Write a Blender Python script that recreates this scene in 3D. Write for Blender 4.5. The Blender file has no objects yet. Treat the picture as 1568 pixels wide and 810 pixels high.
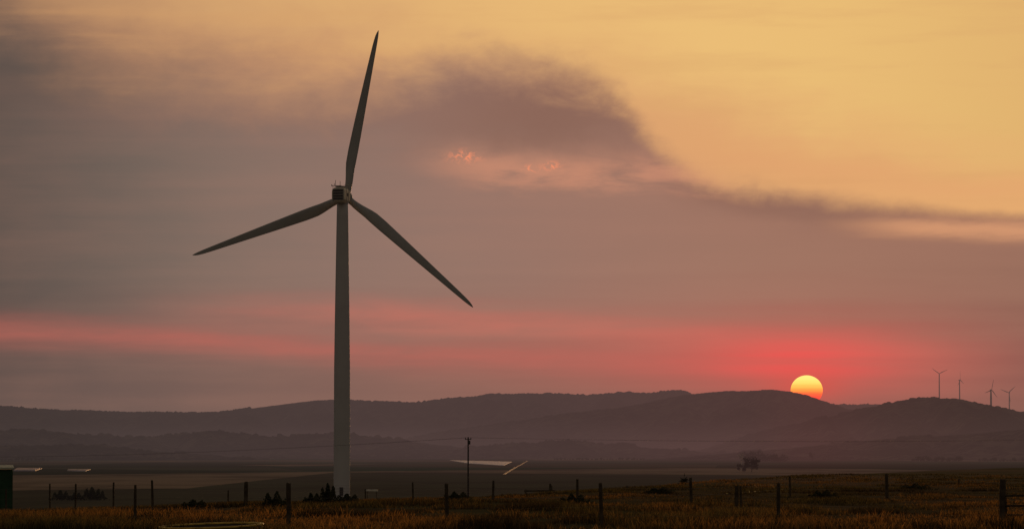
import bpy, math, random
import numpy as np
from mathutils import Vector, Matrix
random.seed(7); rng=np.random.default_rng(7)
scene=bpy.context.scene
F=5370.0; HY=690.0; EYE=2.3         # survey constants: bearings / elevations taken from the photograph
def B(x): return math.degrees(math.atan((x-784)/F))
def E(y): return math.degrees(math.atan((HY-y)/F))
def lin(c):
    return tuple(((v/255)/12.92 if v/255<=0.04045 else ((v/255+0.055)/1.055)**2.4) for v in c)
def smst(t):
    t=np.clip(t,0,1); return t*t*(3-2*t)
# ---------------------------------------------------------------- numpy noise
def vnoise(x,y,seed=0):
    x=np.asarray(x,float); y=np.asarray(y,float)
    xi=np.floor(x).astype(np.int64); yi=np.floor(y).astype(np.int64)
    fx=x-xi; fy=y-yi; fx=fx*fx*(3-2*fx); fy=fy*fy*(3-2*fy)
    def h(a,b):
        n=(a*374761393+b*668265263+seed*974634777)&0x7fffffff
        n=((n^(n>>13))*1274126177)&0x7fffffff
        n=n^(n>>16)
        return (n&0xffff)/65535.0*2-1
    return (h(xi,yi)*(1-fx)+h(xi+1,yi)*fx)*(1-fy)+(h(xi,yi+1)*(1-fx)+h(xi+1,yi+1)*fx)*fy
def fbm(x,y,o=4,seed=0,g=0.5):
    s=0;a=1;t=0
    for i in range(o):
        s=s+a*vnoise(x*2**i,y*2**i,seed+i*17); t+=a; a*=g
    return s/t
# ---------------------------------------------------------------- node expression helper
class NX:
    nt=None
class S:
    def __init__(s,k): s.k=k
    def __add__(s,o): return M('ADD',s,o)
    __radd__=__add__
    def __sub__(s,o): return M('SUBTRACT',s,o)
    def __rsub__(s,o): return M('SUBTRACT',o,s)
    def __mul__(s,o): return M('MULTIPLY',s,o)
    __rmul__=__mul__
    def __truediv__(s,o): return M('DIVIDE',s,o)
def put(inp,v):
    if isinstance(v,S): NX.nt.links.new(v.k,inp)
    elif isinstance(v,tuple): inp.default_value=(v[0],v[1],v[2],1) if len(inp.default_value)==4 else v
    else: inp.default_value=v
def M(op,*a):
    n=NX.nt.nodes.new('ShaderNodeMath'); n.operation=op
    for i,v in enumerate(a): put(n.inputs[i],v)
    return S(n.outputs[0])
def clamp01(x):
    r=M('ADD',x,0.0); r.k.node.use_clamp=True; return r
def SM(x,a,b,lo=0.0,hi=1.0):
    n=NX.nt.nodes.new('ShaderNodeMapRange'); n.interpolation_type='SMOOTHSTEP'
    put(n.inputs[0],x); put(n.inputs[1],a); put(n.inputs[2],b); put(n.inputs[3],lo); put(n.inputs[4],hi)
    return S(n.outputs[0])
def G(x): return M('EXPONENT',M('MULTIPLY',M('MULTIPLY',x,x),-1.0))
def MIX(f,a,b):
    n=NX.nt.nodes.new('ShaderNodeMixRGB'); put(n.inputs[0],f); put(n.inputs[1],a); put(n.inputs[2],b)
    return S(n.outputs[0])
def VEC(x,y,z=0.0):
    n=NX.nt.nodes.new('ShaderNodeCombineXYZ')
    for i,v in enumerate((x,y,z)): put(n.inputs[i],v)
    return S(n.outputs[0])
def NOISE(v,scale,detail=4,rough=0.5,dist=0.0):
    n=NX.nt.nodes.new('ShaderNodeTexNoise'); put(n.inputs['Vector'],v)
    n.inputs['Scale'].default_value=scale; n.inputs['Detail'].default_value=detail
    n.inputs['Roughness'].default_value=rough; n.inputs['Distortion'].default_value=dist
    return S(n.outputs[0])
def RAMP(x,pts,lo,hi,ip='B_SPLINE'):
    t=(x-lo)/(hi-lo)
    n=NX.nt.nodes.new('ShaderNodeValToRGB'); put(n.inputs[0],t)
    n.color_ramp.interpolation=ip
    e=n.color_ramp.elements
    while len(e)>1: e.remove(e[-1])
    for i,(p,c) in enumerate(pts):
        q=(p-lo)/(hi-lo)
        el_=e[0] if i==0 else e.new(q)
        el_.position=q; el_.color=(*lin(c),1)
    return S(n.outputs[0])
def CURVE(x,pts,lo,hi):
    ys=[p[1] for p in pts]; y0=min(ys)-0.2; y1=max(ys)+0.2
    n=NX.nt.nodes.new('ShaderNodeFloatCurve'); put(n.inputs['Value'],clamp01((x-lo)/(hi-lo)))
    c=n.mapping.curves[0]
    P=[((p[0]-lo)/(hi-lo),(p[1]-y0)/(y1-y0)) for p in pts]
    if P[0][0]>0.001: P.insert(0,(0.0,P[0][1]))
    if P[-1][0]<0.999: P.append((1.0,P[-1][1]))
    c.points[0].location=P[0]; c.points[1].location=P[-1]
    for p in P[1:-1]: c.points.new(*p)
    n.mapping.update()
    return S(n.outputs[0])*(y1-y0)+y0
# ---------------------------------------------------------------- WORLD
SUN_AZ=B(1235)
w=bpy.data.worlds.new("World"); scene.world=w; w.use_nodes=True
nt=w.node_tree; nt.nodes.clear(); NX.nt=nt
tc=nt.nodes.new('ShaderNodeTexCoord'); sp=nt.nodes.new('ShaderNodeSeparateXYZ')
nt.links.new(tc.outputs['Generated'],sp.inputs[0])
X,Y,Z=[S(sp.outputs[i]) for i in range(3)]
az=M('ARCTAN2',X,Y)*57.29578
el=M('ARCTAN2',Z,M('SQRT',X*X+Y*Y))*57.29578
LO,HI=-12.0,12.0
def cv(pts): return CURVE(az,[(B(a),E(b)) for a,b in pts],LO,HI)
n1=NOISE(VEC(az*0.5,el*1.0,3.1),0.9,5,0.55,0.3)-0.5      # billows
n2=NOISE(VEC(az*0.4,el*1.9,9.7),1.6,6,0.6,0.4)-0.5       # finer
n3=NOISE(VEC(az*0.09,el*1.5,5.5),2.2,4,0.5,0.0)-0.5       # long streaks
n4=NOISE(VEC(az*0.8,el*1.25,7.7),1.4,6,0.58,0.2)-0.5       # puffs
grey=RAMP(az,[(B(-60),(84,75,70)),(B(150),(109,95,87)),(B(350),(130,110,99)),(B(600),(144,116,105)),(B(900),(156,117,102)),(B(1250),(161,117,98)),(B(1568),(150,108,91))],LO,HI)
low=RAMP(az,[(B(-60),(92,77,72)),(B(300),(119,95,87)),(B(700),(138,99,88)),(B(1050),(148,99,87)),(B(1230),(158,95,84)),(B(1400),(148,96,85)),(B(1568),(126,88,79))],LO,HI)
col=MIX(SM(el+n3*0.8,E(600),E(400)),low,grey)
col=MIX(SM(n3*0.7+n1*0.6,-0.25,0.3,0.0,0.16),col,lin((178,128,108)))
gold=RAMP(az,[(B(-60),(150,114,86)),(B(120),(196,148,105)),(B(350),(214,165,112)),(B(650),(227,178,116)),(B(1000),(236,190,120)),(B(1300),(234,189,118)),(B(1568),(224,178,111))],LO,HI)
gold2=RAMP(az,[(B(-60),(134,101,82)),(B(350),(190,139,106)),(B(900),(222,164,112)),(B(1568),(230,173,113))],LO,HI)
dE=el-cv([(-200,-60),(-60,5),(0,35),(90,88),(200,116),(330,134),(450,140),(560,134),(640,112),(720,98),(820,108),(900,126),(950,152),(990,200),(1030,248),(1080,276),(1200,299),(1400,322),(1568,336),(1800,345)])
dG=el-cv([(-200,-20),(0,70),(300,110),(600,130),(900,160),(1100,210),(1300,270),(1568,320),(1800,340)])
gold=MIX(SM(dG+n1*1.4+n3*0.8+n4*0.5,-0.2,1.5),gold2,gold)
gold=MIX(SM(n3+n2*0.5,-0.05,0.25,0.0,0.25),gold,lin((210,155,104)))
wid=CURVE(az,[(B(0),0.95),(B(450),0.9),(B(600),0.72),(B(850),0.62),(B(960),0.46),(B(1080),0.38),(B(1200),0.28),(B(1568),0.14)],LO,HI)
warp=CURVE(az,[(B(0),0.9),(B(600),1.0),(B(950),1.0),(B(1200),0.5),(B(1568),0.2)],LO,HI)
q=(dE+(n1*0.75+n4*1.0+n2*0.3)*warp)/wid
L=SM(q,-1.0,1.0)
def blob(cx,cy,sx,sy,ex=0.0):
    a=(az-B(cx))/(sx/93.7); b=(el-E(cy)+ex)/(sy/93.7)
    return M('EXPONENT',(a*a+b*b)*-1.0)
wv=n1*0.9+n4*0.7
col=MIX(blob(830,172,205,62,wv)*0.8,col,lin((136,99,85)))
col=MIX(blob(430,170,300,44,wv)*0.55,col,lin((144,108,95)))
col=MIX(blob(40,130,170,60,wv)*0.4,col,lin((92,78,71)))
fa=SM(az,B(960),B(1120))*SM(az,B(1600),B(1430),0.5,1.0)
dk=G((el-cv([(900,258),(1050,288),(1200,316),(1400,336),(1568,344),(1800,350)])+n2*0.35+n4*0.25)/(27/93.7))*fa
col=MIX(dk*0.55,col,lin((138,100,86)))
col=MIX(L,col,gold)
# wispy pink underside below the puff
pk=G((el-cv([(500,232),(680,246),(820,262),(960,262),(1100,278),(1300,300)])+n2*0.4+n4*0.3)/(25/93.7))*SM(az,B(600),B(760))*SM(az,B(1180),B(980))
col=MIX(pk*SM(n2+n1,-0.25,0.15)*0.66,col,lin((210,144,114)))
st=G((el-cv([(1200,346),(1300,345),(1420,349),(1568,358),(1800,366)])+n2*0.3)/(15/93.7))*SM(az,B(1230),B(1430))
col=MIX(st*0.8,col,lin((220,157,115)))
st2=G((el-cv([(900,205),(1100,235),(1300,262),(1568,290)])+n1*0.5)/(30/93.7))*SM(az,B(960),B(1150))
col=MIX(st2*0.3,col,lin((224,156,108)))
# pink bands near the horizon
b1=G((el-cv([(-60,512),(150,517),(350,524),(600,542),(900,553),(1150,565),(1568,580)])+n3*0.45)/(23/93.7))*SM(az,B(1500),B(1150))
col=MIX(b1*SM(n2,-0.4,0.3,0.38,0.72),col,lin((188,102,90)))
b2=G((el-cv([(100,474),(300,474),(500,480),(700,490),(900,502),(1100,518),(1250,530),(1568,548)])+n3*0.45)/(24/93.7))*SM(az,B(100),B(650))*SM(az,B(1600),B(1300))
col=MIX(b2*SM(n2,-0.4,0.3,0.3,0.66),col,lin((202,114,98)))
# red glow round the sun, broken into streaks
stk=NOISE(VEC(az*0.10,el*3.2,1.7),1.5,3,0.5)-0.5
gl=blob(1225,550,320,66,n3*0.3)
col=MIX(gl*0.45,col,lin((212,94,84)))
g2=blob(1225,550,130,31,n3*0.2)*SM(stk,-0.25,0.12,0.45,1.0)
col=MIX(g2*0.8,col,lin((246,84,80)))
g3=blob(1236,592,58,24)
col=MIX(g3*0.5,col,lin((228,80,70)))
# small lit cloudlets
n5=NOISE(VEC(az,el*1.3,2.0),9.0,4,0.65,0.6)
for cx,cy,sx,sy in ((711,239,20,8),(814,258,10,5),(845,254,12,6)):
    col=MIX(blob(cx,cy,sx,sy)*SM(n5,0.45,0.62)*0.9,col,lin((250,148,108)))
sky=nt.nodes.new('ShaderNodeTexSky'); sky.sky_type='NISHITA'; sky.sun_disc=False
sky.sun_elevation=math.radians(2.5); sky.sun_rotation=math.radians(SUN_AZ); sky.air_density=2.0; sky.dust_density=5.0
bgN=nt.nodes.new('ShaderNodeBackground'); bgN.inputs[1].default_value=0.08
nt.links.new(sky.outputs[0],bgN.inputs[0])
bgC=nt.nodes.new('ShaderNodeBackground'); bgC.inputs[1].default_value=1.0
nt.links.new(col.k,bgC.inputs[0])
mask=SM(M('ABSOLUTE',az),13.0,38.0,1.0,0.0)*SM(el,9.0,26.0,1.0,0.0)
mxs=nt.nodes.new('ShaderNodeMixShader'); nt.links.new(mask.k,mxs.inputs[0])
nt.links.new(bgN.outputs[0],mxs.inputs[1]); nt.links.new(bgC.outputs[0],mxs.inputs[2])
bgS=nt.nodes.new('ShaderNodeBackground'); bgS.inputs[0].default_value=(*lin((120,108,104)),1)
bgS.inputs[1].default_value=0.42
add=nt.nodes.new('ShaderNodeAddShader'); mx2=nt.nodes.new('ShaderNodeMixShader')
nt.links.new(mask.k,mx2.inputs[0]); nt.links.new(bgS.outputs[0],mx2.inputs[1])
bk=nt.nodes.new('ShaderNodeBackground'); bk.inputs[0].default_value=(0,0,0,1); nt.links.new(bk.outputs[0],mx2.inputs[2])
nt.links.new(mxs.outputs[0],add.inputs[0]); nt.links.new(mx2.outputs[0],add.inputs[1])
wo=nt.nodes.new('ShaderNodeOutputWorld'); nt.links.new(add.outputs[0],wo.inputs[0])
# ---------------------------------------------------------------- haze painted into the materials: emission mixed in with distance, more at low height
hz=bpy.data.node_groups.new('painted_haze','ShaderNodeTree')
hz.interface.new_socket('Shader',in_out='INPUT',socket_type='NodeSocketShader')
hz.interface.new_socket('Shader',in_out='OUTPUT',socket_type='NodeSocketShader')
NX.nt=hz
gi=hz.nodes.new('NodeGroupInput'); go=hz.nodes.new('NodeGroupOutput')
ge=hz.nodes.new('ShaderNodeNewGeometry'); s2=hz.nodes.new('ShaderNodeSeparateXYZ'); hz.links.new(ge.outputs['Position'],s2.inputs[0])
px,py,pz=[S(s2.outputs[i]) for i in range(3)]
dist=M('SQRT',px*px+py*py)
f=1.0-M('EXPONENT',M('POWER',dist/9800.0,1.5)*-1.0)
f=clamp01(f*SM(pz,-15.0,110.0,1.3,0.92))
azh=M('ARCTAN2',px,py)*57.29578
hc=RAMP(azh,[(B(-60),(77,65,62)),(B(300),(86,71,68)),(B(800),(94,73,70)),(B(1150),(103,75,71)),(B(1240),(110,75,71)),(B(1350),(103,75,70)),(B(1568),(94,72,67))],LO,HI)  # painted haze glow colour, redder toward the sun's bearing
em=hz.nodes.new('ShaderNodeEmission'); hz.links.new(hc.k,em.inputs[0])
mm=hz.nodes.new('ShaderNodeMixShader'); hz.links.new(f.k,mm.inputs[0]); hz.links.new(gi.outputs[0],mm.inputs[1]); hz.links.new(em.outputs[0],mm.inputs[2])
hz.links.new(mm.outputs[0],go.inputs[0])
def new_mat(name):
    m=bpy.data.materials.new(name); m.use_nodes=True; m.node_tree.nodes.clear(); NX.nt=m.node_tree
    return m,m.node_tree
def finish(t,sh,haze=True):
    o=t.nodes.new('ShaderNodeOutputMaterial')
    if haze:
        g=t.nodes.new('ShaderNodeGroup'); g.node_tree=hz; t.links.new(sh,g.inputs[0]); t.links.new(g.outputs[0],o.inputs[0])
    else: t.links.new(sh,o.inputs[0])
def pos(scale=1.0):
    g=NX.nt.nodes.new('ShaderNodeNewGeometry'); return S(g.outputs['Position'])
def simple(name,c1,c2=None,scale=3.0,rough=0.6,haze=True,metal=0.0,spec=0.3):
    m,t=new_mat(name); b=t.nodes.new('ShaderNodeBsdfPrincipled'); b.inputs['Roughness'].default_value=rough; b.inputs['Metallic'].default_value=metal
    b.inputs['Specular IOR Level'].default_value=spec
    c2=c2 or tuple(v*0.75 for v in c1)
    tcn=t.nodes.new('ShaderNodeTexCoord')
    n=NOISE(S(tcn.outputs['Object']),scale,5,0.6)
    c=MIX(SM(n,0.35,0.65),c1,c2); t.links.new(c.k,b.inputs['Base Color'])
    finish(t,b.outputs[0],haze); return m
# ---------------------------------------------------------------- mesh helpers
def mesh_obj(name,verts,faces,mat=None,smooth=False,parent=None,loc=None):
    me=bpy.data.meshes.new(name); me.from_pydata([tuple(v) for v in verts],[],[tuple(f) for f in faces]); me.update()
    if smooth: me.polygons.foreach_set('use_smooth',[True]*len(me.polygons))
    o=bpy.data.objects.new(name,me); scene.collection.objects.link(o)
    if mat: me.materials.append(mat)
    if parent: o.parent=parent
    if loc is not None: o.location=loc
    return o
def empty(name,loc):
    e=bpy.data.objects.new(name,None); e.location=loc; e.empty_display_size=0.5; scene.collection.objects.link(e); return e
def grid_obj(name,V,nu,nv,mat,smooth=True):
    me=bpy.data.meshes.new(name); idx=np.arange(nu*nv).reshape(nu,nv)
    q=np.stack([idx[:-1,:-1],idx[1:,:-1],idx[1:,1:],idx[:-1,1:]],-1).reshape(-1,4)
    me.vertices.add(len(V)); me.vertices.foreach_set('co',V.astype(np.float32).ravel())
    me.loops.add(q.size); me.loops.foreach_set('vertex_index',q.astype(np.int32).ravel())
    me.polygons.add(len(q)); me.polygons.foreach_set('loop_start',np.arange(0,q.size,4,dtype=np.int32))
    me.update(); me.validate()
    me.polygons.foreach_set('use_smooth',np.full(len(me.polygons),smooth))
    me.materials.append(mat); o=bpy.data.objects.new(name,me); scene.collection.objects.link(o); return o
def lathe(prof,seg=32,c=(0,0,0)):
    v=[];f=[]
    for r,z in prof:
        for i in range(seg):
            a=2*math.pi*i/seg; v.append((c[0]+r*math.cos(a),c[1]+r*math.sin(a),c[2]+z))
    for j in range(len(prof)-1):
        for i in range(seg):
            k=(i+1)%seg; f.append((j*seg+i,j*seg+k,(j+1)*seg+k,(j+1)*seg+i))
    f.append(tuple(range(seg))[::-1]); f.append(tuple((len(prof)-1)*seg+i for i in range(seg)))
    return v,f
def boxv(c,s,R=None):
    v=[]
    for a in (-1,1):
        for b in (-1,1):
            for d in (-1,1):
                p=Vector((a*s[0]/2,b*s[1]/2,d*s[2]/2))
                if R: p=R@p
                v.append(tuple(p+Vector(c)))
    return v,[(0,1,3,2),(4,6,7,5),(0,4,5,1),(2,3,7,6),(0,2,6,4),(1,5,7,3)]
def join(parts):
    V=[];Fc=[]
    for v,f in parts:
        o=len(V); V+=list(v); Fc+=[tuple(i+o for i in q) for q in f]
    return V,Fc
def tube(p,q,r0,r1,seg=8):
    p=Vector(p);q=Vector(q); d=(q-p).normalized(); u=d.orthogonal().normalized(); w_=d.cross(u)
    v=[];f=[]
    for c,r in ((p,r0),(q,r1)):
        for i in range(seg):
            a=2*math.pi*i/seg; v.append(tuple(c+u*math.cos(a)*r+w_*math.sin(a)*r))
    for i in range(seg):
        k=(i+1)%seg; f.append((i,k,seg+k,seg+i))
    f.append(tuple(range(seg))[::-1]); f.append(tuple(range(seg,2*seg))); return v,f
# ---------------------------------------------------------------- GROUND
def crest(s): return np.interp(s,[-600,0,300,500,800,1000,1200,1400,1568,2400],[98,100,118,132,160,205,290,390,470,700])
def zg(x,y):
    x=np.asarray(x,float); y=np.asarray(y,float)
    d=np.hypot(x,y); s=784+F*x/np.maximum(y,1.0); s=np.where(y<20,0,s)
    t=smst((d-crest(s))/500.0)
    und=fbm(x*0.045,y*0.03,3,5)*0.13*smst((d-20)/60)
    return und-11.7*t
def zgf(x,y): return float(zg(np.array([x]),np.array([y]))[0])
def at(pxx,d):   # bearing (survey x) + distance -> world x,y
    return (pxx-784)/F*d, d
azs=np.concatenate([np.arange(-180,-12,4.0),np.arange(-12,12,0.05),np.arange(12,180.1,4.0)])
rs=np.concatenate([[0.3],np.geomspace(3,60,14)[:-1],np.geomspace(60,1500,200)[:-1],np.geomspace(1500,60000,60)])
A,Rr=np.meshgrid(np.radians(azs),rs,indexing='ij')
gx=Rr*np.sin(A); gy=Rr*np.cos(A); gz=zg(gx,gy)
m,t=new_mat('ground_mat'); P=pos()
sx_=t.nodes.new('ShaderNodeSeparateXYZ'); t.links.new(P.k,sx_.inputs[0]); x_,y_=S(sx_.outputs[0]),S(sx_.outputs[1])
dd=M('SQRT',x_*x_+y_*y_)
na=NOISE(P,0.25,6,0.65); nb=NOISE(VEC(x_*0.03,y_*0.012),1.0,5,0.6)
near=MIX(SM(na,0.35,0.65),(0.06,0.042,0.022),(0.11,0.075,0.038))
near=MIX(SM(nb,0.42,0.6,0.0,0.7),near,(0.055,0.055,0.024))
mid=MIX(SM(nb,0.35,0.65),(0.17,0.11,0.065),(0.10,0.085,0.042))
mid=MIX(SM(na,0.4,0.7,0.0,0.5),mid,(0.07,0.052,0.03))
near=MIX(SM(dd,200.0,300.0),near,mid)
vo=t.nodes.new('ShaderNodeTexVoronoi'); vo.inputs['Scale'].default_value=1.0
t.links.new(VEC(x_*0.0030+0.3,y_*0.0013,0.0).k,vo.inputs['Vector'])
sc=t.nodes.new('ShaderNodeSeparateColor'); t.links.new(vo.outputs['Color'],sc.inputs[0])
fld=MIX(SM(S(sc.outputs[0]),0.2,0.8),(0.035,0.045,0.022),(0.23,0.17,0.11))
fld=MIX(SM(S(sc.outputs[1]),0.5,0.6,0,0.85),fld,(0.025,0.062,0.028))
fld=MIX(SM(NOISE(VEC(x_*0.01,y_*0.003),1.0,6,0.65),0.42,0.62,0.0,0.6),fld,(0.05,0.04,0.025))
gc=MIX(SM(dd,450.0,900.0),near,fld)
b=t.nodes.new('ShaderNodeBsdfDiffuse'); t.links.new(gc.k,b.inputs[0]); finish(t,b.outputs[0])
grid_obj('ground',np.stack([gx,gy,gz],-1).reshape(-1,3),len(azs),len(rs),m)
# ---------------------------------------------------------------- HILLS
m,t=new_mat('hill_bush_mat'); P=pos()
n=NOISE(P,0.006,6,0.6); n_=NOISE(P,0.03,5,0.7)
c=MIX(SM(n,0.4,0.6),(0.018,0.018,0.01),(0.10,0.078,0.05)); c=MIX(SM(n_,0.42,0.58),c,(0.008,0.009,0.006))
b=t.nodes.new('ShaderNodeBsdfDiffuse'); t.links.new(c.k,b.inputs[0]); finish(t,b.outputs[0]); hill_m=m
hills={}
def hill(pts,R,Wf,Wb,seed,rough=1.0,name='hill'):
    xs=[p[0] for p in pts]; ys=[p[1] for p in pts]
    s=np.arange(xs[0],xs[-1],1.3); 
    yr=np.interp(s,xs,ys)
    k=np.ones(13)/13; yr=np.convolve(np.pad(yr,6,mode='edge'),k,'valid')
    H=EYE+(HY-yr)/F*R
    u=np.concatenate([np.linspace(-1,-0.06,60),np.linspace(-0.05,0.05,11),np.linspace(0.1,1,8)])
    SS,U=np.meshgrid(s,u,indexing='ij'); HH=np.repeat(H[:,None],len(u),1)
    base=-13.5
    W=np.where(U<0,Wf,Wb); 
    D=R+U*W+ 60*fbm(SS*0.01,U*0+seed,2,seed)
    xw=(SS-784)/F*D; yw=D
    a=np.abs(U); prof=1-smst(a**0.9)
    spur=fbm(SS*0.018+U*2.0,U*3.0+seed*3.3,5,seed)
    prof=prof*(1+0.75*spur*smst(a/0.3)*(1-smst((a-0.8)/0.2)))
    z=base+(HH-base)*np.clip(prof,0,0.985 + 0.015*(a<0.03))
    trees=np.abs(fbm(xw*0.045,yw*0.02,3,seed+9,0.65))*9.5*rough*(prof>0.03)*(0.35+0.65*(fbm(SS*0.02,U,2,seed+3)>-0.15))
    z=z+trees-2.0*(prof>0.03)
    hills[seed]=(xw,yw,z)
    return grid_obj(name,np.stack([xw,yw,z],-1).reshape(-1,3),len(s),len(u),hill_m,True)
hill([(-260,606),(-100,616),(0,622),(40,625),(100,628),(200,631),(330,632),(400,623),(470,614),(510,611),(560,614),(640,616),(700,609),(760,603),(850,602),(900,605),(950,600),(1000,602),(1040,599),(1100,610),(1200,618),(1300,620),(1400,617),(1440,614),(1480,617),(1550,630),(1700,640),(1800,645)],12500,2000,1500,1)
hill([(540,690),(640,668),(720,655),(800,642),(860,634),(920,628),(980,618),(1040,605),(1080,601),(1110,598),(1190,599),(1225,603),(1255,613),(1290,625),(1330,634),(1400,642),(1568,650),(1800,670)],9900,1700,1200,2)
hill([(1040,696),(1100,680),(1160,662),(1220,648),(1290,633),(1340,622),(1390,611),(1420,608),(1470,612),(1520,624),(1568,631),(1680,640),(1800,650)],8000,1500,900,3)
hill([(-260,658),(-60,662),(60,658),(130,666),(220,670),(330,662),(430,670),(520,664),(600,672),(700,684),(800,700)],7600,1200,900,4,1.3)
hill([(380,702),(460,694),(560,688),(660,691),(760,682),(880,676),(960,682),(1060,690),(1160,698)],7000,700,700,6,1.3)
hill([(1000,702),(1100,694),(1200,686),(1300,676),(1400,668),(1500,662),(1568,656),(1700,646),(1800,640)],6000,700,900,5,0.8)
hill([(-260,676),(-100,680),(30,684),(130,682),(240,690),(360,699),(420,703)],6000,500,700,7,1.2)
def hill_z(k,pxx,d):
    xw,yw,z=hills[k]; x=(pxx-784)/F*d
    i=np.argmin((xw-x)**2+(yw-d)**2); return float(z.ravel()[i])
# ---------------------------------------------------------------- SUN disc in the sky + lamp
D=60000.0; R=D*math.tan(math.radians(0.262))
m,t=new_mat('sun_mat'); tcn=t.nodes.new('ShaderNodeTexCoord'); s3=t.nodes.new('ShaderNodeSeparateXYZ'); t.links.new(tcn.outputs['Object'],s3.inputs[0])
zz=S(s3.outputs[2])/R+ (NOISE(VEC(0.0,0.0,S(s3.outputs[2])/R),5.0,2)-0.5)*0.35
c=RAMP(zz,[(-0.9,(235,60,60)),(-0.35,(248,80,60)),(-0.1,(255,120,60)),(0.15,(255,175,75)),(0.5,(255,215,105)),(0.95,(255,228,130))],-1.2,1.2)
e=t.nodes.new('ShaderNodeEmission'); t.links.new(c.k,e.inputs[0]); e.inputs[1].default_value=1.2; finish(t,e.outputs[0],False)
prof=[(R*math.cos(a),R*0.93*math.sin(a)) for a in np.linspace(-math.pi/2+0.01,math.pi/2-0.01,40)]
vv,ff=lathe(prof,64)
mesh_obj('sun',vv,ff,m,True,loc=((1235-784)/F*D,D,EYE+(HY-597.5)/F*D))
ld=bpy.data.lights.new('sun_light','SUN'); ld.energy=2.1; ld.color=(1.0,0.50,0.20); ld.angle=math.radians(0.5)
lo=bpy.data.objects.new('sun_light',ld); scene.collection.objects.link(lo)
sa=math.radians(SUN_AZ); se=math.radians(2.5)
dv=Vector((math.sin(sa)*math.cos(se),math.cos(sa)*math.cos(se),math.sin(se)))
lo.rotation_euler=dv.to_track_quat('Z','Y').to_euler()
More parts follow.
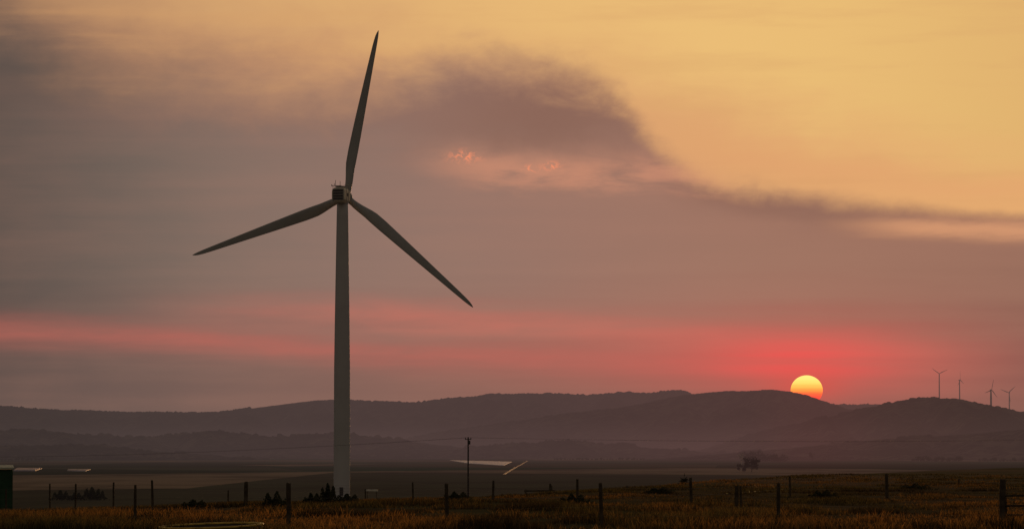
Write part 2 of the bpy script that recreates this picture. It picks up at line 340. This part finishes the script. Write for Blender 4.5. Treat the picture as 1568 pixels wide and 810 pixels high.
# ---------------------------------------------------------------- WIND TURBINES
m_tow=simple('turbine_white_paint',(0.45,0.44,0.42),(0.41,0.40,0.385),0.12,0.75,spec=0.05)
m_bla=simple('blade_paint',(0.34,0.34,0.32),(0.30,0.30,0.28),0.2,0.7,spec=0.1)
m_dark=simple('louvre_dark',(0.03,0.028,0.025),None,3,0.6)
m_nac=simple('nacelle_lit_tone',(0.75,0.66,0.50),(0.65,0.57,0.44),0.5,0.6)  # pale warm base colour stands in for light on the nacelle side
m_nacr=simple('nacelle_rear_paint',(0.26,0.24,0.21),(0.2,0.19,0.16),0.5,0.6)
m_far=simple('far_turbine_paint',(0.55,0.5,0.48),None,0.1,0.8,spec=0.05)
def turbine(name,loc,yaw,phi,hub,bl,mats,detail=True,tr=(2.15,1.47)):
    e=empty(name,loc); th=math.radians(yaw)
    a=Vector((math.sin(th),math.cos(th),0)); e1=Vector((math.cos(th),-math.sin(th),0)); e2=Vector((0,0,1))
    k=bl/45.0; Z=Vector((0,0,hub)); top=hub-2.0*k
    pr=[(tr[0]*1.0,-1.0)]
    for i in range(0,25):
        u=i/24; z=u*top; r=np.interp(u,[0,0.45,0.62,1.0],[tr[0],tr[0]*0.975,tr[0]*0.90,tr[1]]); pr.append((r,z))
    v,f=lathe(pr,64 if detail else 16); mesh_obj('tower',v,f,mats[0],True,e)
    v,f=lathe([(tr[1]*1.1,top+0.01),(tr[1]*1.1,top+0.45*k)],32); mesh_obj('yaw_ring',v,f,mats[0],False,e)
    if detail:
        v,f=boxv((0,-tr[0]-0.02,3.4),(0.95,0.25,2.2)); mesh_obj('door',v,f,m_dark,False,e)
        v,f=boxv((0,-tr[0]-0.6,1.0),(1.6,1.3,2.0)); mesh_obj('entry_steps',v,f,mats[0],False,e)
        v,f=join([lathe([(np.interp(u,[0,0.45,0.62,1.0],[tr[0],tr[0]*0.975,tr[0]*0.90,tr[1]])+0.02,u*top),(np.interp(u,[0,0.45,0.62,1.0],[tr[0],tr[0]*0.975,tr[0]*0.90,tr[1]])+0.02,u*top+0.10)],64) for u in (0.3,0.65)]); mesh_obj('flange_seams',v,f,mats[0],False,e)
    secs=[(-4.7,0.92,-1.62,1.75),(-4.55,1.0,-1.8,1.9),(-2.0,1.0,-2.0,2.05),(0.8,1.0,-2.05,2.05),(2.0,0.93,-1.9,1.85),(2.6,0.8,-1.6,1.5)]
    V=[];Fc=[];n=16
    for s_,wf,zb,zt in secs:
        for i in range(n):
            an=2*math.pi*(i+0.5)/n; cx=math.cos(an); cz=math.sin(an); p_=5.0
            r=(abs(cx)**p_+abs(cz)**p_)**(-1/p_)
            hx=r*cx*1.75*wf*k; hz_=((zt+zb)/2+r*cz*(zt-zb)/2)*k
            V.append(tuple(Z+a*s_*k+e1*hx+e2*hz_))
    for j in range(len(secs)-1):
        for i in range(n):
            q=(i+1)%n; Fc.append((j*n+i,(j+1)*n+i,(j+1)*n+q,j*n+q))
    Fc.append(tuple(range(n))); Fc.append(tuple((len(secs)-1)*n+i for i in range(n))[::-1])
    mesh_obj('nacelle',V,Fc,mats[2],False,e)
    if detail:
        Rm=Matrix((e1,a,e2)).transposed()
        def bx(c,s): 
            return boxv(Z+e1*c[0]+a*c[1]+e2*c[2],s,Rm)
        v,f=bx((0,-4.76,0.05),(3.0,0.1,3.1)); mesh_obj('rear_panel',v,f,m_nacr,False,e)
        v,f=join([bx((0,-4.84,zc),(2.6,0.08,0.42)) for zc in (-1.0,-0.3,0.4,1.1)]); mesh_obj('rear_louvres',v,f,m_dark,False,e)
        v,f=join([bx((1.765,yc,0.3),(0.05,0.07,3.2)) for yc in (-2.6,-0.4)]+[bx((1.77,-1.5,0.2),(0.05,1.3,0.8))]); mesh_obj('side_seams',v,f,m_dark,False,e)
        ps=[]
        def tb(p,q,r): ps.append(tube(Z+e1*p[0]+a*p[1]+e2*p[2],Z+e1*q[0]+a*q[1]+e2*q[2],r,r,6))
        tb((-0.9,-4.0,1.8),(-0.9,-4.0,3.9),0.06); tb((0.35,-4.0,1.8),(0.35,-4.0,3.6),0.06)
        tb((-1.9,-4.0,2.45),(0.7,-4.0,2.45),0.06); tb((-1.9,-4.0,2.3),(-1.9,-4.0,2.8),0.1); tb((-1.2,-4.0,2.45),(-1.2,-4.0,3.1),0.06)
        tb((-1.6,-4.0,1.7),(-1.6,-4.0,2.5),0.05)
        for q in (-1.4,1.4):
            tb((q,-3.5,2.6),(q,0.5,2.6),0.035)
            for yy in (-3.5,-2.2,-0.9,0.5): tb((q,yy,1.8),(q,yy,2.6),0.035)
        v,f=join(ps); mesh_obj('wind_sensors',v,f,m_dark,False,e)
        v,f=bx((0.1,-2.6,2.2),(2.0,1.7,0.45)); mesh_obj('roof_hatch',v,f,m_nacr,False,e)
    C=Z+a*4.3*k
    V=[];Fc=[];n=20;m_=8
    for j in range(m_+1):
        u=j/m_; r=1.6*k*math.sqrt(max(0.0,1-(max(0,u-0.35)/0.65)**2.2)) if j<m_ else 0.05; s_=(-1.5+3.6*u)*k
        for i in range(n):
            an=2*math.pi*i/n; V.append(tuple(C+a*s_+e1*math.cos(an)*r+e2*math.sin(an)*r))
    for j in range(m_):
        for i in range(n):
            q=(i+1)%n; Fc.append((j*n+i,(j+1)*n+i,(j+1)*n+q,j*n+q))
    Fc.append(tuple(range(n)))
    mesh_obj('hub',V,Fc,mats[1],True,e)
    for bi in range(3):
        ph=math.radians(phi+120*bi); r_=e1*math.cos(ph)+e2*math.sin(ph); t_=-e1*math.sin(ph)+e2*math.cos(ph)
        V=[];Fc=[];n=20; rr=[0.8,1.6,2.4,3.4,4.6,6,7.5,9,10.5,12.5,15,18,21,24,27,30,33,36,38.5,40.5,42,43.3,44.2,44.7,45]
        for R_ in rr:
            c=float(np.interp(R_,[0,2.4,5,9,12,20,30,40,43,44.4,45],[1.75,1.75,2.2,2.95,3.0,2.55,1.9,1.25,0.95,0.5,0.06]))
            if not detail: c*=1.25
            bl_=float(smst((R_-2.4)/6)); th_r=(1-bl_)*1.0+bl_*float(np.interp(R_,[8,20,45],[0.32,0.2,0.14]))
            tw=math.radians(float(np.interp(R_,[2,9,20,45],[18,15,7,0])))
            off=bl_*0.2*c
            for i in range(n):
                an=2*math.pi*i/n; xx=math.cos(an)*0.5; yy=math.sin(an)*0.5*th_r
                yy*= (1-bl_*0.55*(xx+0.5))
                cx=xx*c+off; cy=yy*c
                tx=cx*math.cos(tw)-cy*math.sin(tw); ty=cx*math.sin(tw)+cy*math.cos(tw)
                V.append(tuple(C+(r_*R_+t_*tx+a*(ty+0.9*(R_/45)**2))*k))
        for j in range(len(rr)-1):
            for i in range(n):
                q=(i+1)%n; Fc.append((j*n+i,j*n+q,(j+1)*n+q,(j+1)*n+i))
        Fc.append(tuple(range(n))[::-1]); Fc.append(tuple((len(rr)-1)*n+i for i in range(n)))
        mesh_obj('blade_%d'%(bi+1),V,Fc,mats[1],True,e)
    return e
dT=921.0; xt,yt=at(523.8,dT); zb=zgf(xt,yt)
turbine('wind_turbine',(xt,yt,zb),14+B(524),79.2,EYE+(HY-300)/F*dT-zb,45,(m_tow,m_bla,m_nac))
for hk,pxx,hy,d,yaw,phi,hl in ((1,1438,572,12200,20,25,32),(1,1469,582,12200,75,95,32),(3,1517,597,7800,55,75,24),(1,1545,601,12000,-20,40,34)):
    x,y=at(pxx,d); zb=hill_z(hk,pxx,d)-1
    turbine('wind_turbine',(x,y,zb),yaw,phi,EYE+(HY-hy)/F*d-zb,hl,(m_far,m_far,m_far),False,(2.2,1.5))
# ---------------------------------------------------------------- GRASS (one object)
def blades(name,N,d0,d1,hmin,hmax,wmin,wmax,mat,seed,palette):
    r=np.random.default_rng(seed)
    s=r.uniform(-60,1630,N); d=np.exp(r.uniform(math.log(d0),math.log(d1),N))
    keep=d<np.minimum(crest(s)+110,340); s=s[keep]; d=d[keep]
    x=(s-784)/F*d; y=d.copy()
    cl=fbm(x*0.5,y*0.22,3,seed+2); keep=cl+r.uniform(-0.4,0.4,len(x))>-0.12
    x=x[keep];y=y[keep];d=d[keep];cl=cl[keep];s=s[keep]; n=len(x)
    big=fbm(x*0.14,y*0.035,4,seed+40)
    z=zg(x,y); far=np.clip((d-112)/50,0,1)
    h=(hmin+(hmax-hmin)*np.clip(0.25+1.3*cl+0.55*big+r.normal(0,0.16,n),0,1)**1.4)*(1-0.6*far)
    w_=r.uniform(wmin,wmax,n)*(1+np.clip((d-120)/150,0,1.5)); a=r.uniform(0,math.pi,n); la=r.uniform(0,2*math.pi,n); lean=h*r.uniform(0.1,0.8,n)
    ux=np.cos(a)*w_/2; uy=np.sin(a)*w_/2; lx=np.cos(la)*lean; ly=np.sin(la)*lean
    V=np.zeros((n,5,3)); 
    V[:,0]=np.stack([x-ux,y-uy,z-0.03],-1); V[:,1]=np.stack([x+ux,y+uy,z-0.03],-1)
    V[:,2]=np.stack([x+ux*.7+lx*.35,y+uy*.7+ly*.35,z+h*.6],-1); V[:,3]=np.stack([x-ux*.7+lx*.35,y-uy*.7+ly*.35,z+h*.6],-1)
    V[:,4]=np.stack([x+lx,y+ly,z+h],-1)
    b=(np.arange(n)*5)[:,None]
    L=np.concatenate([b+np.array([[0,1,2,3]]),b+np.array([[3,2,4]])],1).astype(np.int32)
    me=bpy.data.meshes.new(name); me.vertices.add(n*5); me.vertices.foreach_set('co',V.astype(np.float32).ravel())
    me.loops.add(n*7); me.loops.foreach_set('vertex_index',L.ravel())
    ls=np.stack([np.arange(n)*7,np.arange(n)*7+4],-1).astype(np.int32).ravel()
    me.polygons.add(n*2); me.polygons.foreach_set('loop_start',ls); me.update(); me.validate()
    pal=np.array(palette)
    g=np.clip(0.42+1.8*big+r.normal(0,0.2,n)+0.5*far,0,1)[:,None]
    colr=pal[0]*(1-g)+pal[1]*g
    scrub=fbm(x*0.22,y*0.09,3,seed+77)
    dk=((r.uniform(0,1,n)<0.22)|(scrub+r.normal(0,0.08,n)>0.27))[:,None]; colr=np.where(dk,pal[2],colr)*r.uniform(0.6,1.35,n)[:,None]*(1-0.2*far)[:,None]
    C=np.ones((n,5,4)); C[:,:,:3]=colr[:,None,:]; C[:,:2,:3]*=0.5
    at_=me.attributes.new('blade_col','FLOAT_COLOR','POINT'); at_.data.foreach_set('color',C.astype(np.float32).ravel())
    me.materials.append(mat); o=bpy.data.objects.new(name,me); scene.collection.objects.link(o); return o
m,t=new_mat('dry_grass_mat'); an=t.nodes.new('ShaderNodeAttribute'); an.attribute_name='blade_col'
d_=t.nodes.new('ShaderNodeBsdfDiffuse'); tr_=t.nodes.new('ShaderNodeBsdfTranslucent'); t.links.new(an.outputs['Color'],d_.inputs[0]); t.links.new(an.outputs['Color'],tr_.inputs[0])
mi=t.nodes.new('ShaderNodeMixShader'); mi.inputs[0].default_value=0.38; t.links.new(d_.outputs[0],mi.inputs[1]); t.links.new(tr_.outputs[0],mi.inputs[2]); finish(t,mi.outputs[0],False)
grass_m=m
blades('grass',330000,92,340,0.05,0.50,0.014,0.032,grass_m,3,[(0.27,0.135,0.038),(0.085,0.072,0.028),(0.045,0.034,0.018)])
# ---------------------------------------------------------------- FENCE POSTS + WIRES
m_wood=simple('weathered_post_wood',(0.08,0.06,0.04),(0.04,0.03,0.02),4,0.9,False,spec=0.05)
m_wire=simple('fence_wire',(0.12,0.11,0.10),None,5,0.5,False,0.6)
def post(pxx,d,top_y,r,name='fence_post'):
    x,y=at(pxx,d); zb=zgf(x,y); zt=EYE+(HY-top_y)/F*d
    h=zt-zb; lx=random.uniform(-0.03,0.03)*h
    V=[];Fc=[];n=9
    lv=[(-0.2,1.05),(0.0,1.02),(h*0.35,1.0),(h*0.7,0.95),(h-0.02,0.9),(h,0.75)]
    for j,(z,k) in enumerate(lv):
        for i in range(n):
            a=2*math.pi*i/n; q=r*k*(1+random.uniform(-0.09,0.09)); V.append((q*math.cos(a)+lx*max(z,0)/h,q*math.sin(a),z+(random.uniform(-.015,.02) if j==5 else 0)))
    for j in range(len(lv)-1):
        for i in range(n):
            k2=(i+1)%n; Fc.append((j*n+i,j*n+k2,(j+1)*n+k2,(j+1)*n+i))
    Fc.append(tuple((len(lv)-1)*n+i for i in range(n)))
    mesh_obj(name,V,Fc,m_wood,True,None,(x,y,zb)); return (x,y,zb,h)
near_row=[(-60,101,741,0.05),(208,102,742,0.042),(443,101,739,0.072),(685,103,740,0.06),(921,104,739,0.058),(1191,105,739,0.06),(1533,104,733,0.10)]
mid_row=[(-30,150,742,0.04),(11,148,748,0.04),(117,150,740,0.045),(235,150,735,0.055),(377,150,737,0.09),(633,155,738,0.04),(755,160,735,0.055),(884,163,733,0.06),(1058,148,731,0.07),(1209,180,729,0.05),(1357,168,725,0.08),(1640,180,722,0.07)]
far_row=[(78,180,740,0.045),(175,180,738,0.05),(350,190,750,0.045),(560,200,748,0.045),(842,220,740,0.07),(960,230,743,0.055),(1293,260,740,0.06),(1411,262,737,0.05),(1467,255,733,0.07),(1505,280,732,0.055)]
def row(lst): return [post(*p) for p in lst]
R1=row(near_row); R2=row(mid_row); R3=row(far_row)
post(1127,140,744,0.085); post(1134,141,744,0.05); post(1097,110,784,0.04)
def wires(name,rowp,fr,rad):
    ps=[]
    for fh in fr:
        for a_,b_ in zip(rowp[:-1],rowp[1:]):
            p=Vector((a_[0],a_[1]-0.07,a_[2]+a_[3]*fh)); q=Vector((b_[0],b_[1]-0.07,b_[2]+b_[3]*fh)); mid=(p+q)/2-Vector((0,0,0.03))
            ps.append(tube(p,mid,rad,rad,4)); ps.append(tube(mid,q,rad,rad,4))
    v,f=join(ps); mesh_obj(name,v,f,m_wire)
wires('fence_wire',R1,(0.9,0.68,0.46,0.25),0.003)
wires('fence_wire',R2,(0.88,0.62,0.36),0.003)
wires('fence_wire',R3,(0.85,0.5),0.003)
p=R1[-1]; g=empty('farm_gate',(p[0],p[1],p[2]))
v,f=join([tube((0.05,-0.05,h_),(3.4,0.3,h_+0.02),0.028,0.028,8) for h_ in (0.35,0.62,0.92)]+[tube((xx,0,0.3),(xx,0.1,0.98),0.025,0.025,8) for xx in (0.12,1.7,3.3)]); mesh_obj('gate_bars',v,f,m_wood,True,g)
x,y=at(805,225); zb=zgf(x,y); g=empty('rail_fence',(x,y,zb))
zt=EYE+(HY-751)/F*225-zb
v,f=join([tube((-0.1,0,zt),(1.9,0,zt+0.02),0.05,0.045,8),tube((0,0,-.2),(0,0,zt+.1),0.06,0.06,8),tube((1.65,0,-.2),(1.65,0,zt+.35),0.06,0.06,8),tube((2.2,0.1,-.2),(2.2,.1,zt+0.05),0.05,0.05,8)]); mesh_obj('rails',v,f,m_wood,True,g)
# ---------------------------------------------------------------- UTILITY POLES + LINES
m_pole=simple('pole_wood',(0.05,0.042,0.038),(0.035,0.03,0.026),2,0.9,spec=0.05)
def upole(pxx,d,top_y):
    x,y=at(pxx,d); zb=zgf(x,y); zt=EYE+(HY-top_y)/F*d; h=zt-zb
    e=empty('utility_pole',(x,y,zb))
    v,f=tube((0,0,-0.5),(0,0,h),0.17,0.11,12); mesh_obj('pole',v,f,m_pole,True,e)
    v,f=boxv((0,-0.14,h-0.35),(1.0,0.1,0.12)); mesh_obj('crossarm',v,f,m_pole,False,e)
    ps=[]
    for q in (-0.42,0.42): ps.append(lathe([(0.04,0),(0.07,0.06),(0.05,0.1),(0.08,0.16),(0.04,0.24)],10,(q,-0.14,h-0.285)))
    ps.append(lathe([(0.14,0),(0.17,0.1),(0.17,0.55),(0.12,0.62)],12,(0.18,-0.2,h-1.15)))
    v,f=join(ps); mesh_obj('insulators',v,f,m_dark,True,e)
    v,f=tube((0.12,0,h-2.2),(0.0,0,h-0.9),0.02,0.02,6); mesh_obj('strut',v,f,m_pole,True,e)
    return Vector((x,y-0.14,zt-0.08))
pA=upole(-150,860,698); pB=upole(717,550,669); pC=upole(1800,900,666)
def span(p,q,sag,off):
    ps=[];n=40; pts=[]
    for i in range(n+1):
        u=i/n; P_=p.lerp(q,u); P_.z-=4*sag*u*(1-u); P_.x+=off; pts.append(P_)
    for i in range(n): ps.append(tube(pts[i],pts[i+1],0.013,0.013,4))
    return ps
v,f=join(span(pA,pB,1.1,-0.42)+span(pA,pB,1.15,0.42)+span(pB,pC,1.0,-0.42)+span(pB,pC,1.05,0.42)); mesh_obj('power_line',v,f,m_pole)
# ---------------------------------------------------------------- VEGETATION
m,t=new_mat('leaf_mat'); tcn=t.nodes.new('ShaderNodeTexCoord')
n=NOISE(S(tcn.outputs['Object']),1.5,4,0.6); c=MIX(SM(n,0.4,0.6),(0.015,0.02,0.009),(0.045,0.042,0.018))
b=t.nodes.new('ShaderNodeBsdfDiffuse'); t.links.new(c.k,b.inputs[0]); finish(t,b.outputs[0]); leaf_m=m
m_bark=simple('bark',(0.05,0.04,0.03),None,3,0.9)
m_pale=simple('pale_bark',(0.5,0.46,0.42),None,3,0.9,spec=0.05)
def tree(name,pxx,d,h,cw,z=None,trunk=0.35,nl=900,ls=0.3,seed=0,low=False):
    r=random.Random(seed); x,y=at(pxx,d); zb=zgf(x,y) if z is None else z
    e=empty(name,(x,y,zb)); ps=[tube((0,0,-0.3),(0.03*h,0,h*trunk),h*0.03,h*0.02,8)]; tips=[]
    for i in range(7):
        a=r.uniform(0,6.28); q=Vector((0.03*h+math.cos(a)*cw*r.uniform(0.12,0.38),math.sin(a)*cw*0.3,h*r.uniform(trunk+0.12,0.5 if low else 0.85)))
        ps.append(tube((0.03*h*0.8,0,h*trunk*r.uniform(0.6,1)),q,h*0.014,h*0.004,6)); tips.append(q)
    v,f=join(ps); mesh_obj('trunk',v,f,m_bark,True,e)
    V=[];Fc=[]
    cl=[(q,cw*r.uniform(0.13,0.24)) for q in tips]+[(Vector((r.uniform(-.38,.38)*cw,r.uniform(-.3,.3)*cw,h*r.uniform(trunk,0.88))),cw*r.uniform(0.08,0.2)) for _ in range(7)]
    for i in range(nl):
        if low:
            rx=r.gauss(0,0.24); dome=math.sqrt(max(0.05,1-min(1,(abs(rx)/0.55))**2))*(0.75+0.25*math.sin(rx*19+seed*2))
            p_=Vector((rx*cw,r.gauss(0,0.22)*cw,h*dome*r.random()**0.55))
        else:
            c_,R_=r.choice(cl); dv_=Vector((r.gauss(0,1),r.gauss(0,1),r.gauss(0,0.75))).normalized()*R_*r.random()**0.4
            p_=c_+dv_; p_.z=max(p_.z,h*0.06)
        s_=ls*r.uniform(0.5,1.3); u=Vector((r.gauss(0,1),r.gauss(0,1),r.gauss(0,1))).normalized(); w2=u.orthogonal().normalized()
        if low: u=(u+Vector((0,0,0.8))).normalized(); w2=u.orthogonal().normalized()
        o=len(V); V+= [tuple(p_-u*s_*.5),tuple(p_+w2*s_*.3),tuple(p_+u*s_*.5),tuple(p_-w2*s_*.3)]; Fc.append((o,o+1,o+2,o+3))
    mesh_obj('crown',V,Fc,leaf_m,False,e)
def shrub(pxx,d,h,wd,seed,nl=700,ls=0.1):
    tree('shrub',pxx,d,h,wd,None,0.1,nl,ls,seed,True)
shrub(503,172,0.95,0.85,1,900,0.12); shrub(480,162,0.5,0.9,2); shrub(421,140,0.7,1.2,3,900,0.1); shrub(532,168,0.42,1.2,4)
shrub(880,150,0.45,1.3,5); shrub(1260,170,0.4,1.4,6); shrub(700,165,0.38,1.3,8); shrub(1010,190,0.35,1.6,9); shrub(1400,210,0.4,2.0,10); shrub(300,150,0.35,1.2,11)
for i,(pxx,h,cw) in enumerate(((95,3.0,5),(118,2.2,4),(140,3.8,5),(152,3.2,4))):
    tree('tree',pxx,1000,h,cw,None,0.05,900,0.5,20+i,True)
tree('tree',1150,2350,10,13,None,0.15,1600,0.8,31); tree('tree',1136,2380,5,8,None,0.15,600,0.8,32)
tree('tree',1243,5000,13,12,None,0.3,600,1.2,33)
x,y=at(1134,2500); zb=zgf(x,y); r=random.Random(12); ps=[]
def grow(p,dr,L_,rad,dep):
    q=p+dr*L_; ps.append(tube(p,q,rad,rad*0.65,5))
    if dep==0: return
    for _ in range(3):
        nd=(dr+Vector((r.uniform(-.8,.8),r.uniform(-.8,.8),r.uniform(-.15,.5)))).normalized(); grow(q,nd,L_*0.72,rad*0.6,dep-1)
grow(Vector((x,y,zb-0.3)),Vector((0.05,0,1)),4.5,0.28,4)
v,f=join(ps); mesh_obj('bare_tree',v,f,m_pale)
def treeline(name,px0,px1,d,h,seed,n):
    r=random.Random(seed); V=[];Fc=[];parts=[]
    for k in range(n):
        pxx=px0+(px1-px0)*(k+r.uniform(-.3,.3))/n; x,y=at(pxx,d+r.uniform(-40,40)); zb=zgf(x,y); hh=h*r.uniform(0.45,1.1); cw=hh*r.uniform(0.9,1.5)
        parts.append(tube((x,y,zb-0.5),(x,y,zb+hh*.5),hh*.03,hh*.02,5))
        for i in range(160):
            dv_=Vector((r.gauss(0,1),r.gauss(0,1),r.gauss(0,1))).normalized()*r.random()**0.4
            p_=Vector((x+dv_.x*cw/2,y+dv_.y*cw/2,zb+hh*0.5+dv_.z*hh*0.45)); s_=hh*r.uniform(0.1,0.22)
            u=Vector((r.gauss(0,1),r.gauss(0,1),r.gauss(0,1))).normalized(); w2=u.orthogonal().normalized()
            o=len(V); V+=[tuple(p_-u*s_*.5),tuple(p_+w2*s_*.35),tuple(p_+u*s_*.5),tuple(p_-w2*s_*.35)]; Fc.append((o,o+1,o+2,o+3))
    parts.append((V,Fc)); v,f=join(parts); mesh_obj(name,v,f,leaf_m)
treeline('distant_trees',1140,1205,4500,14,1,13); treeline('distant_trees',1395,1475,4600,8,2,18); treeline('distant_trees',1500,1600,4600,6,3,20)
treeline('distant_trees',850,990,5300,4.5,4,30); treeline('distant_trees',-20,80,5000,5,8,20)
x,y=at(1046,310); zb=zgf(x,y); e=empty('aloe_plant',(x,y,zb))
v,f=tube((0,0,-.1),(0.02,0,0.45),0.07,0.09,8); mesh_obj('stem',v,f,m_bark,True,e)
ps=[];r=random.Random(4)
for i in range(46):
    a=r.uniform(0,6.28); up=r.uniform(-0.2,0.75); L_=r.uniform(0.3,0.5); c_=Vector((0.02,0,0.45+r.uniform(-0.1,0.15)))
    mid=c_+Vector((math.cos(a)*L_*.6,math.sin(a)*L_*.6,L_*up*.5+0.06)); ti=c_+Vector((math.cos(a)*L_,math.sin(a)*L_,L_*up))
    ps.append(tube(c_,mid,0.035,0.03,5)); ps.append(tube(mid,ti,0.03,0.004,5))
ps.append(tube((0.02,0,0.5),(0.1,0,1.15),0.015,0.012,5)); ps.append(tube((0.08,0,0.95),(0.105,0,1.2),0.04,0.015,6))
v,f=join(ps); mesh_obj('leaves',v,f,leaf_m,True,e)
# ---------------------------------------------------------------- FARM STRUCTURES
x,y=at(-26,150); zb=zgf(x,y); e=empty('pump_shed',(x,y,zb)); e.rotation_euler=(0,0,math.radians(9))
m_green=simple('green_corrugated_sheet',(0.04,0.085,0.045),(0.03,0.06,0.035),2,0.8,False,spec=0.05); m_roof=simple('galvanised_roof',(0.40,0.44,0.34),None,3,0.7,False,spec=0.1)
hh=EYE+(HY-718)/F*150-zb
ribs=[boxv((-1.2+0.15*i,-1.215,hh/2-0.05),(0.05,0.03,hh)) for i in range(17)]+[boxv((1.265,-1.1+0.2*i,hh/2-0.05),(0.03,0.05,hh)) for i in range(12)]
v,f=join([boxv((0,0,hh/2-0.1),(2.5,2.4,hh+0.2))]+ribs); mesh_obj('walls',v,f,m_green,False,e)
V=[(-1.4,-1.35,hh+0.02),(1.33,-1.35,hh+0.02),(1.33,1.35,hh+0.12),(-1.4,1.35,hh+0.12),(-1.4,-1.35,hh+0.08),(1.33,-1.35,hh+0.08),(1.33,1.35,hh+0.18),(-1.4,1.35,hh+0.18)]
mesh_obj('roof',V,[(3,2,1,0),(4,5,6,7),(0,1,5,4),(1,2,6,5),(2,3,7,6),(3,0,4,7)],m_roof,False,e)
v,f=boxv((0.2,-1.26,hh/2-0.2),(0.8,0.06,hh*0.75)); mesh_obj('door',v,f,m_dark,False,e)
x,y=at(325,95); zb=zgf(x,y); e=empty('water_trough',(x,y,zb)); zt=EYE+(HY-803)/F*95-zb; e.rotation_euler=(math.radians(1.5),math.radians(-1.8),0)
m_yel=simple('yellow_rim_paint',(0.70,0.47,0.08),(0.4,0.26,0.05),3,0.6,False); m_con=simple('trough_concrete',(0.10,0.075,0.05),None,3,0.9,False)
def ring(ro,ri,z0,z1,seg=64):
    v=[];f=[]
    for r_,z in ((ro,z0),(ro,z1),(ri,z1),(ri,z0)):
        for i in range(seg): v.append((r_*math.cos(2*math.pi*i/seg),r_*math.sin(2*math.pi*i/seg),z))
    for j in range(4):
        k=(j+1)%4
        for i in range(seg):
            q=(i+1)%seg; f.append((j*seg+i,j*seg+q,k*seg+q,k*seg+i))
    return v,f
v,f=ring(1.40,1.33,-0.3,zt-0.03); mesh_obj('wall',v,f,m_con,True,e)
v,f=ring(1.42,1.31,zt-0.028,zt+0.01); mesh_obj('rim',v,f,m_yel,False,e)
m_wat=simple('water',(0.02,0.02,0.02),None,1,0.05,False); v,f=lathe([(1.32,zt-0.3),(1.32,zt-0.25)],48); mesh_obj('water_surface',v,f,m_wat,False,e)
m_pl=simple('white_plastic_sheet',(0.72,0.69,0.70),(0.60,0.57,0.59),0.05,0.8,spec=0.05)
def far_quad_rows(name,corners,rows,hgt,mat):
    P_=[Vector((*at(a,d),0)) for a,d in corners]; V=[];Fc=[]
    for i in range(rows):
        u0=i/rows; u1=(i+0.9)/rows
        a0=P_[0].lerp(P_[3],u0); b0=P_[1].lerp(P_[2],u0); a1=P_[0].lerp(P_[3],u1); b1=P_[1].lerp(P_[2],u1)
        o=len(V)
        for k in range(6):
            s_=k/5; z=-11.6+hgt*math.sin(math.pi*s_)**0.6
            A_=a0.lerp(a1,s_);B_=b0.lerp(b1,s_); V.append((A_.x,A_.y,z)); V.append((B_.x,B_.y,z))
        for k in range(5): Fc.append((o+2*k,o+2*k+1,o+2*k+3,o+2*k+2))
        Fc.append(tuple(o+2*k for k in range(6))); Fc.append(tuple(o+2*k+1 for k in range(6))[::-1])
    mesh_obj(name,V,Fc,mat)
def dpl(y): return 14.0*F/(y-HY)
far_quad_rows('plastic_crop_cover',((716,dpl(709.2)),(772,dpl(712.5)),(784,dpl(707)),(688,dpl(704.5))),8,0.6,m_pl)
far_quad_rows('greenhouse',((22,dpl(721)),(55,dpl(721)),(66,dpl(717.5)),(28,dpl(717.5))),4,1.0,simple('greenhouse_plastic',(0.22,0.21,0.25),None,0.05,0.8,spec=0.05))
far_quad_rows('greenhouse',((104,dpl(721)),(132,dpl(721.5)),(140,dpl(719)),(106,dpl(719))),4,0.7,simple('greenhouse_net',(0.34,0.33,0.38),(0.1,0.1,0.1),0.08,0.8,spec=0.05))
m_tr=simple('dirt_track_mat',(0.15,0.125,0.10),None,0.05,0.9,spec=0.05)
cl=[(772,726),(785,718),(800,710),(808,705)]
V=[];Fc=[]
for i,(a_,yy) in enumerate(cl):
    d=dpl(yy); x,y=at(a_,d); V+=[(x-0.8,y,-11.6),(x+0.8,y,-11.6)]
for i in range(len(cl)-1): Fc.append((2*i,2*i+1,2*i+3,2*i+2))
mesh_obj('dirt_track',V,Fc,m_tr)
x,y=at(570,235); zz_=EYE+(HY-750)/F*235; zb=zgf(x,y); e=empty('white_notice_board',(x,y,zb))
v,f=boxv((0,0,zz_-zb),(0.8,0.05,0.12)); mesh_obj('board',v,f,simple('board_white',(0.75,0.72,0.6),None,4,0.5,False),False,e)
v,f=join([tube((q,0.05,-.1),(q,0.05,zz_-zb),0.02,0.02,6) for q in (-.3,.3)]); mesh_obj('legs',v,f,m_wood,False,e)
# ---------------------------------------------------------------- CAMERA
cd=bpy.data.cameras.new('camera'); cam=bpy.data.objects.new('camera',cd); scene.collection.objects.link(cam)
cam.location=(0,0,EYE); cd.sensor_width=36; cd.lens=36*F/1568; cd.clip_start=0.5; cd.clip_end=150000
cam.rotation_euler=(math.radians(90)+math.atan((HY-405)/F),0,0); scene.camera=cam
scene.view_settings.view_transform='Standard'; scene.view_settings.look='None'; scene.view_settings.exposure=0; scene.view_settings.gamma=1
